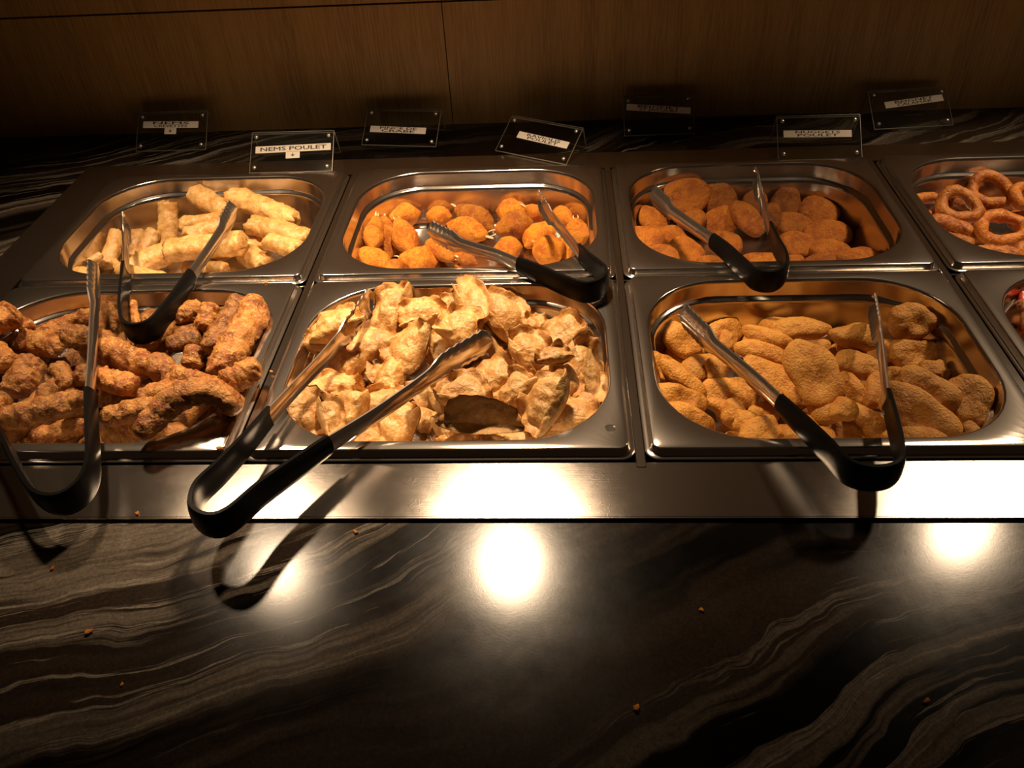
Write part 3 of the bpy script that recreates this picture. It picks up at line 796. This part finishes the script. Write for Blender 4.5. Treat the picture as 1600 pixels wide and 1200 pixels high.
# --- G: chicken nuggets (u,v,ang,L,W,tilt,az,T,tint,dent,label)
G_T = [
 (1424,504,10,72,60,50,-100,22,.80,.3,'squarish nugget leaning at the back right, above the ridged one'),
 (1130,520,10,66,44,36,-90,18,.92,.2,'broad nugget at the back, right of the tong head'),
 (1066,532,-42,76,42,34,-60,20,.95,.2,'nugget under the left tong head'),
 (1250,515,4,100,34,22,-90,20,.92,.0,'long nugget lying along the back'),
 (1336,526,-4,76,38,26,-90,20,.80,.0,'oval nugget at the back, left of the right tong arm'),
 (1196,526,-20,72,30,20,-90,16,1.0,.0,'upper of two flat nuggets stacked at the back'),
 (1190,551,-16,84,34,22,-90,18,.98,.0,'lower of two flat nuggets stacked at the back'),
 (1138,535,72,40,30,30,-90,16,.88,.0,'small stub of a nugget beside the stacked pair'),
 (1426,554,4,84,54,40,-90,24,.82,.2,'ridged nugget below the squarish one at the right'),
 (1342,572,-14,86,44,28,-90,20,.80,.0,'nugget behind the right tong arm, pointing right'),
 (1460,580,0,44,38,30,-90,22,.72,.0,'small knob shaped nugget at the right wall'),
 (1030,575,-20,60,52,34,-70,20,.94,.2,'rounded nugget by the left wall'),
 (1120,578,66,46,32,30,-90,18,.84,.0,'nugget standing in the gap below the tong head'),
 (1212,596,-30,112,62,30,-90,18,.98,.3,'large flat nugget beneath the left tong arm'),
 (1402,590,20,46,36,30,-90,18,.74,.0,'nugget corner just right of the right tong arm'),
 (1272,582,-60,104,74,38,-100,20,.95,.5,'biggest nugget in the centre of the heap'),
 (1272,550,0,52,48,40,-90,18,.84,.1,'round knob nugget on top of the biggest one'),
 (1068,592,-46,86,32,26,-90,20,1.0,.0,'peanut shaped nugget lying toward the lower right'),
 (1160,612,-35,70,46,30,-90,18,.84,.0,'nugget shaded by the tong arm, left of centre'),  # shadow of the tong arm painted in by a lower tint
 (1370,612,72,62,40,30,-100,18,.84,.0,'pale edged nugget left of the black grip'),
 (1332,608,-66,66,34,30,-60,20,.90,.0,'slender nugget standing beside the biggest one'),
 (1512,626,78,84,64,36,-120,24,.82,.1,'plump round nugget at the right wall'),
 (1446,612,-42,88,66,36,-120,20,.78,.4,'brownish nugget behind the large wrinkled one'),
 (1318,640,0,46,36,25,-90,18,.92,.0,'small nugget in the middle between two round ones'),
 (1134,622,-32,76,60,34,-90,20,1.0,.2,'boot shaped nugget at the left of the centre'),
 (1058,624,-12,92,50,30,-90,20,.98,.7,'curved nugget with a hollow, left front'),
 (1192,645,0,46,36,25,-90,18,.92,.0,'small nugget beneath the black grip start'),
 (1148,648,-80,46,40,30,-90,18,.92,.0,'lower toe of the boot shaped nugget, a separate small piece'),
 (1166,658,0,44,34,25,-90,16,.90,.0,'little nugget right of the boot shaped one'),
 (1514,676,10,38,30,25,-90,18,.60,.0,'small dark nugget in the front right corner'),
 (1286,656,10,64,58,40,-90,20,.86,.1,'round nugget right of the black grip'),
 (1328,680,-10,66,48,30,-90,20,.80,.2,'nugget at the front rim between grip and right arm'),
 (1360,662,-52,80,38,30,-90,20,.80,.0,'long nugget slanting toward the right arm'),
 (1430,642,-48,112,68,38,-130,20,.82,.4,'large wrinkled nugget right of the black grip'),
 (1240,688,0,54,38,25,-90,18,.88,.0,'nugget at the front rim below the black grip'),
 (1440,690,-8,110,44,30,-90,20,.78,.1,'long broad nugget along the front rim at the right'),
 (1076,662,-25,86,62,36,-70,20,1.06,.1,'smooth light nugget at the left front'),
 (1150,690,0,46,30,20,-90,18,1.0,.0,'flat nugget at the front rim, left'),
 (1188,676,10,66,50,32,-90,20,.90,.2,'lumpy nugget at the front rim beside the flat one'),
]
fill('G', 22, lambda q: (blob_mesh(.042, .032, .018, sd=q.random()*20, R=11, S=18), rot(q.random()*6.3, q.uniform(-.4, .4))), 'chicken_nugget', 'nugget deep in the heap, almost hidden by others', 'nugget', 'buried nuggets', F_NUG, -.11, .10, -.09, .08, tint=(.7, .9), zmax=-.022)
for i, (u, v, a, L, W, ti, az, T, tn, de, lb) in enumerate(G_T):
    Rm, l, w_, pa = place_blob(u, v, a, L, W, ti, az, -.01)
    put('G', 'chicken_nugget', blob_mesh(l, w_, T*.0009, sd=i*1.7+.4, lobes=.13, lump=.12, fine=.055, square=2.3, dent=de, flat=2.5), F_NUG, Rm, pa, lb, 'nugget', 'chicken nuggets heaped in the front row', tn, z_hi=zcap(v+W*.5, -.016 if u < 1110 else .006), shrink=.80)

# --- H: prawns with red tails
H_T = [(1560,498,1592,552,10,-.006,.75,'battered prawn with a red tail at the left wall of its pan', 1), (1580,515,1640,540,13,.0,1.2,'pale battered prawn beside the red tail', 0),
       (1600,470,1612,520,10,-.01,.8,'battered prawn standing at the photo edge', 1), (1610,570,1680,600,13,.0,1.0,'pale battered prawn lying toward the front of the right hand pan', 0),
       (1640,520,1700,560,13,.0,1.0,'pale battered prawn in the middle of the right hand pan', 0)]
fill('H', 10, lambda q: (roll_mesh(.06, .009, .3, sd=q.random()*20, R=16, S=12), rot(q.random()*6.3)), 'battered_prawn', 'battered prawn low in the right hand pan, mostly hidden', 'prawn', 'bottom prawns', F_SHR, -.12, .10, -.08, .10, tint=(.7, 1), zmax=.0)
for i, (u1, v1, u2, v2, r, dz, tn, lb, tail) in enumerate(H_T):
    Rm, L, rm, pa, _ = place_roll('H', u1, v1, u2, v2, r, dz, -.01)
    o = put('H', 'battered_prawn', roll_mesh(L, rm, .4, .18, .10, sd=i*4.0), F_SHR, Rm, pa, lb, 'prawn', 'battered prawns in the front right pan', tn, z_hi=-.012)
    if tail:
        t = link('tail', blob_mesh(.022, .013, .006, sd=i, lobes=.3, R=9, S=14), M_TAIL, o); t.location = (-L/2-.004, 0, .002)
#@@FOOD_END

# ---------------------------------------------------------------- tongs
def smooth_path(P, n):
    """Catmull-Rom through P, n samples evenly along the length"""
    P = [Vector(p) for p in P]; Q = [2*P[0]-P[1]] + P + [2*P[-1]-P[-2]]
    D = []
    for i in range(1, len(Q)-2):
        for k in range(24):
            t = k/24; a, b, c, d = Q[i-1], Q[i], Q[i+1], Q[i+2]
            D.append(.5*((2*b) + (c-a)*t + (2*a-5*b+4*c-d)*t*t + (3*b-a-3*c+d)*t**3))
    D.append(P[-1])
    s = [0]
    for i in range(1, len(D)): s.append(s[-1] + (D[i]-D[i-1]).length)
    out = []; j = 0
    for i in range(n):
        q = s[-1]*i/(n-1)
        while j < len(s)-2 and s[j+1] < q: j += 1
        f = (q-s[j])/max(1e-9, s[j+1]-s[j]); out.append(D[j].lerp(D[j+1], min(1, max(0, f))))
    return out, s[-1]

def ribbon(name, P, wf, cf, th, N, inward, mat, parent, K=8, round_=0.0):
    """strip swept along P: width wf(s) along N, edges curled inward by cf(s), thickness th"""
    V = []; n = len(P); S = 2*(K+1)
    for i, p in enumerate(P):
        t = (P[min(n-1, i+1)] - P[max(0, i-1)]).normalized()
        nn = (N - t*N.dot(t)).normalized(); o = t.cross(nn)
        if o.dot(inward(i)) < 0: o = -o                     # o points inward
        s = i/(n-1); w_, c_ = wf(s), cf(s)
        for k in range(K+1):
            q = -1 + 2*k/K; V.append(p + nn*(q*w_/2) + o*(c_*q*q + th/2*(1-round_*abs(q)**4)))
        for k in range(K, -1, -1):
            q = -1 + 2*k/K; V.append(p + nn*(q*w_/2) + o*(c_*q*q - th/2*(1-round_*abs(q)**4)))
    F = grid_faces(n, S); F.append(tuple(range(S-1, -1, -1))); F.append(tuple(range((n-1)*S, n*S)))
    me = mesh(name, V, F); o = link(name, me, mat, parent, angle=.8)
    import bmesh
    bm = bmesh.new(); bm.from_mesh(me); bmesh.ops.recalc_face_normals(bm, faces=bm.faces); bm.to_mesh(me); bm.free()
    return o

def tongs(label, armA, loop, armB, nlean=(0, 0)):
    """armA: tip -> grip end; loop: round the bend; armB: grip end -> tip; each point (u, v, z)"""
    A = [at(*p) for p in armA]; Lp = [at(*p) for p in loop]; B = [at(*p) for p in armB]
    allp = A + Lp + B
    base = (Lp[len(Lp)//2]).copy(); base.z = 0
    root = empty('serving_tongs', base); tag(root, label, 'tongs', 'scalloped serving tongs')
    c = sum(allp, Vector())/len(allp)
    Mx = np.array([list(p-c) for p in allp]); _, _, vt = np.linalg.svd(Mx); N = Vector(vt[2])
    if N.z < 0: N = -N
    mid = (A[0] + B[-1])/2
    def loc(P): return [p - base for p in P]
    g, gl = smooth_path(loc([A[-1]] + Lp + [B[0]]), 64)
    cen = sum(g, Vector())/len(g)
    ribbon('grip', g, lambda s: .0240 - .0045*abs(2*s-1)**3, lambda s: .0006 + .0022*abs(2*s-1)**2, .0052, N, lambda i: cen - g[i], M_GRIP, root, round_=.45)
    axis = (mid - base) 
    for arm, other in ((A[::-1], B[-1]), (B, A[0])):
        # start a little inside the grip
        nxt = (arm[0] - arm[1]).normalized()*.012
        P, ln = smooth_path(loc([arm[0] + nxt] + arm), 90)
        ot = (other - base)
        def wf(s):
            w_ = .0172 - .0010*math.sin(min(1, s/.6)*math.pi)
            h = max(0, min(1, (s-.62)/.12)); h = h*h*(3-2*h)
            w_ += .0115*h
            if s > .70: w_ -= .0030*(.5+.5*math.cos((s-.70)/.30*2*math.pi*6.5))*min(1, (s-.70)/.04)
            if s > .955: w_ *= max(.35, math.sqrt(max(0.0, 1 - ((s-.955)/.045)**2*.85)))
            return w_
        def cf(s):
            h = max(0, min(1, (s-.60)/.14)); return .0030 + .0016*h
        ribbon('arm', P, wf, cf, .0013, N, lambda i: ((ot - P[i]) - N*(ot-P[i]).dot(N)), M_ARM, root, K=10)
    return root

tongs('black handled serving tongs resting across the front rim of the dumpling pan',
      [(575, 462, .022), (545, 505, .021), (505, 555, .021), (460, 603, .023), (418, 648, .026)],
      [(385, 690, .029), (345, 735, .033), (309, 772, .037), (303, 806, .038), (330, 822, .038), (362, 812, .037), (410, 772, .033), (462, 735, .030)],
      [(518, 697, .027), (585, 655, .024), (650, 610, .022), (705, 570, .021), (770, 532, .021)])
tongs('black handled tongs lying over the brown rolls in the front left pan',
      [(-118, 500, .030), (-85, 550, .030), (-52, 600, .030), (-20, 650, .030)],
      [(8, 695, .030), (35, 745, .030), (62, 782, .030), (98, 788, .030), (130, 768, .030), (146, 735, .030), (147, 690, .031), (146, 650, .032)],
      [(146, 615, .033), (149, 560, .035), (151, 510, .037), (153, 465, .039), (153, 414, .041)])
tongs('black handled serving tongs with tips among the pale pastry rolls',
      [(191, 345, .022), (192, 370, .022), (193, 395, .022), (193, 420, .023)],
      [(192, 455, .024), (191, 490, .025), (197, 515, .025), (215, 522, .025), (240, 514, .025), (262, 490, .025), (283, 462, .024)],
      [(303, 432, .023), (325, 400, .022), (345, 370, .022), (358, 349, .022), (370, 325, .022)])
tongs('black handled serving tongs with tips among the orange crab claws',
      [(668, 362, .018), (700, 378, .018), (735, 390, .018), (770, 400, .019), (808, 416, .020)],
      [(845, 431, .021), (885, 448, .023), (915, 457, .024), (940, 450, .024), (948, 434, .024), (938, 422, .023), (922, 408, .022)],
      [(908, 392, .021), (893, 373, .020), (876, 352, .020), (862, 333, .020), (846, 309, .020)])
tongs('black handled serving tongs with tips among the round breaded fritters',
      [(1015, 305, .020), (1040, 328, .020), (1065, 346, .020), (1088, 362, .020), (1110, 378, .021)],
      [(1135, 397, .022), (1160, 420, .024), (1180, 437, .025), (1208, 440, .025), (1227, 427, .025), (1227, 408, .024), (1215, 383, .023)],
      [(1206, 358, .022), (1200, 338, .022), (1195, 318, .022), (1190, 298, .022), (1184, 274, .022)])
tongs('black handled serving tongs resting across the front rim of the nugget pan',
      [(1060, 492, .022), (1100, 532, .022), (1140, 565, .022), (1178, 597, .023), (1214, 632, .025)],
      [(1250, 665, .028), (1290, 703, .032), (1325, 738, .035), (1368, 748, .036), (1402, 738, .036), (1407, 712, .034), (1400, 670, .031)],
      [(1390, 622, .027), (1386, 585, .025), (1381, 545, .024), (1376, 510, .024), (1369, 472, .024)])

# ---------------------------------------------------------------- acrylic label holders
def text_mesh(body, size, sx=1.0):
    c = bpy.data.curves.new('lettering', 'FONT'); c.body = body; c.size = 1; c.align_x = 'CENTER'; c.align_y = 'CENTER'
    c.offset = 0; c.resolution_u = 2
    o = bpy.data.objects.new('tmp', c); COL.objects.link(o); bpy.context.view_layer.update()
    me = bpy.data.meshes.new_from_object(o.evaluated_get(bpy.context.evaluated_depsgraph_get()))
    bpy.data.objects.remove(o)
    me2 = bpy.data.meshes.new('lettering'); V = []; F = []
    for dx, dy in ((-.022, 0), (.022, 0), (0, .014), (0, -.014)):     # heavier strokes
        k = len(V); V += [((v.co.x+dx)*size, (v.co.y+dy)*size, dx*.002*size) for v in me.vertices]; F += [tuple(i+k for i in p.vertices) for p in me.polygons]
    me2.from_pydata(V, [], F); me = me2
    return me

def holder(TL, TR, BL, BR, lab, words, label, arrow=None, slot=None):
    """clear tent: front plate BL-BR-TR-TL given by photo positions on the counter, z of the top edge found from the lean"""
    bl, br = at(*BL, .001), at(*BR, .001)
    x = (br-bl); W = x.length; x.normalize()
    root = empty('label_holder', (bl+br)/2)
    tag(root, label, 'label holder', 'clear label holders behind the pans')
    # plate leans back: search lean and height that meet the photographed top edge
    mid_t = ((TL[0]+TR[0])/2, (TL[1]+TR[1])/2)
    back = Vector((0, 0, 1)).cross(x); best = None
    H = .062
    for deg in range(25, 80, 1):
        a = math.radians(deg); d = back*math.cos(a) + Vector((0, 0, 1))*math.sin(a)
        for H in (.050, .054, .058, .062, .066):
            p = (bl+br)/2 + d*H - CAM
            u = 800 + FPX*p.dot(CR)/p.dot(CV); v = 600 - FPX*p.dot(CU)/p.dot(CV)
            e = abs(v - mid_t[1]) + abs(H-.058)*300 + abs(deg-55)*.08
            if best is None or e < best[0]: best = (e, d, H)
    _, up, H = best
    N = x.cross(up).normalized()                    # faces the diner
    M = Matrix.Translation((bl+br)/2) @ mat3(x, up, N).to_4x4()
    I = Matrix.Translation(-root.location)
    def part(name, lst, mat, b=0.0):
        o = boxes(name, lst, mat, root, b); o.matrix_local = I @ M; return o
    fp = part('front_plate', [(-W/2, W/2, 0, H, 0, .0022)], M_ACR)
    def rim(w0, w1, y0, y1, z0, z1, par):
        e = .00045
        return boxes('lit_edge_strip', [(w0-e, w0, y0, y1, z0, z1), (w1, w1+e, y0, y1, z0, z1), (w0-e, w1+e, y1, y1+e, z0, z1), (w0-e, w1+e, y0-e, y0, z0, z1)], M_EDGE_GLOW, par)  # strips added round the plate, their pale colour imitates lit edges
    rim(-W/2, W/2, 0, H, .0002, .0020, fp)
    # back plate: from the top edge down to the counter
    top = (bl+br)/2 + up*H
    dn = (back*.32 - Vector((0, 0, 1))).normalized(); Hb = (top.z-.002)/-dn.z * .98
    Nb = x.cross(dn).normalized()
    o = boxes('back_plate', [(-W/2, W/2, 0.0024, Hb, -.0011, .0011)], M_ACR, root)
    o.matrix_local = I @ (Matrix.Translation(top) @ mat3(x, dn, Nb).to_4x4())
    rim(-W/2, W/2, .0024, Hb, -.0009, .0009, o)
    for sx in (-1, 1):
        for fy in (.12, .88):
            V = []; S = 12
            for rr, z in ((.0026, .0022), (.0026, .0034), (.0014, .0042)):
                V += [(sx*(W/2-.0065)+rr*math.cos(2*math.pi*j/S), fy*H + rr*math.sin(2*math.pi*j/S), z) for j in range(S)]
            F = grid_faces(3, S) + [tuple(range(2*S, 3*S))]
            o = link('standoff_cap', mesh('standoff_cap', V, F), M_KNOB, root); o.matrix_local = I @ M
    cx, cy, lw, lh, la = lab
    def sub(name, lst):
        o = boxes(name, lst, M_PAPER, root); o.matrix_local = I @ M @ Matrix.Translation((cx*W, cy*H, .0023)) @ Matrix.Rotation(math.radians(la), 4, 'Z'); return o
    st = sub('paper_label', [(-lw*W/2, lw*W/2, -lh*H/2, lh*H/2, 0, .0003)])
    n = len(words)
    for i, wd in enumerate(words):
        me = text_mesh(wd, lh*H*(0.80 if n == 1 else .54))
        wmax = max(v.co.x for v in me.vertices) - min(v.co.x for v in me.vertices)
        k = (lw*W*.88 if n == 1 else lw*W*(.66 if i == 0 else .60))/wmax
        for v in me.vertices: v.co.x *= k
        o = link('lettering', me, M_INK, st, smooth=False)
        o.location = (0, (0 if n == 1 else (lh*H*.22 if i == 0 else -lh*H*.22)), .0004)
    if arrow:
        ax = arrow; aw, ah = .085*W, .17*H
        o = boxes('paper_tag', [(-aw, aw, -ah/2, ah/2, 0, .0003)], M_PAPER, root)
        o.matrix_local = I @ M @ Matrix.Translation((cx*W + ax*W, cy*H - lh*H/2 - ah/2 + .0006, .0023)) @ Matrix.Rotation(math.radians(la), 4, 'Z')
        r_ = ah*.26
        V = [(-.18*r_, r_*1.1, .0004), (.18*r_, r_*1.1, .0004), (.18*r_, .1*r_, .0004), (r_*1.2, .1*r_, .0004), (0, -r_, .0004), (-r_*1.2, .1*r_, .0004), (-.18*r_, .1*r_, .0004)]
        link('printed_arrow', mesh('printed_arrow', V, [tuple(range(6, -1, -1))]), M_INK, o, smooth=False)
    return root

holder((219, 176), (336, 175), (214, 237), (322, 234), (-.02, .66, .80, .17, -1.5), ['NEMS', 'CREVETTES'],
       'dim clear label holder farthest left with a paper strip and arrow', arrow=.0001)
holder((402, 209), (523, 205), (391, 271), (519, 268), (.015, .58, .92, .17, 1.5), ['NEMS POULET'],
       'clear label holder reading NEMS POULET behind the pastry pan', arrow=.0001)
holder((572, 172), (690, 172), (566, 227), (681, 230), (-.04, .42, .76, .17, -1), ['PINCE DE', 'CRABE'],
       'clear label holder reading PINCE DE CRABE near the wall seam')
holder((803, 186), (916, 197), (775, 236), (885, 258), (.06, .50, .72, .18, -2), ['RAVIOLIS', 'POULET'],
       'skewed clear label holder reading RAVIOLIS POULET, turned on the steel edge')
holder((980, 152), (1092, 147), (976, 213), (1085, 209), (-.0, .64, .92, .16, -6), ['BEIGNET', 'ST JACQUES'],
       'clear label holder reading BEIGNET ST JACQUES, dim against the wall')
holder((1208, 183), (1334, 180), (1216, 250), (1346, 247), (-.02, .57, .82, .16, -1), ['NUGGETS', 'POULET'],
       'clear label holder reading NUGGETS POULET on the steel edge')
holder((1354, 145), (1480, 137), (1366, 203), (1488, 196), (.06, .66, .76, .17, 5), ['BEIGNET', 'CALAMAR'],
       'clear label holder reading BEIGNET CALAMAR, farthest right by the wall')

# ---------------------------------------------------------------- crumbs
CR_ = [(343, 702, .0095, 3.2, 'large golden crumb on the rim corner of the front left pan'), (250, 433, .004, 2.2, 'crumb between the pastry pan and the brown roll pan, left one'),
       (215, 803, .0, 2.2, 'crumb on the steel edge below the brown rolls'), (415, 442, .0095, 1.6, 'small crumb behind the long brown roll on the rim'),
       (83, 889, ZS, 2.2, 'yellow crumb on the dark stone at the left'), (556, 832, ZS, 2.2, 'crumb on the stone just below the steel edge'),
       (139, 989, ZS, 3.0, 'pale crumb on the stone at the lower left'), (995, 1108, ZS, 3.0, 'pale crumb on the dark stone at the bottom centre'),
       (1096, 954, ZS, 2.0, 'tiny crumb on the stone right of centre'), (1447, 1096, ZS, 2.4, 'tan crumb on the stone at the lower right'),
       (191, 1070, ZS, 1.6, 'tiny yellow crumb low on the stone at the left'), (424, 581, .003, 1.8, 'crumb on the right rim of the brown roll pan'),
       (330, 1, .0, 0, '')]
for i, (u, v, z, s, lb) in enumerate(CR_):
    if not s: continue
    me = blob_mesh(s*.0019, s*.0012, s*.0009, sd=i*1.7, lobes=.25, lump=.3, R=7, S=10)
    o = link('crumb', me, F_DISC); o.location = at(u, v, z) + Vector((0, 0, s*.0004)); o.rotation_euler = (0, 0, i*1.1)
    o.color = (1.3, 1.5, 2.2, 1); tag(o, lb, 'crumb', 'crumbs')
me = blob_mesh(.0085, .0062, .0030, lobes=.1, R=9, S=18)
o = link('water_drop', me, M_ACR); o.location = at(954, 668, .0100); tag(o, 'clear water drop on the right front rim corner of the dumpling pan', 'water drop')
print('pieces', cnt[0])
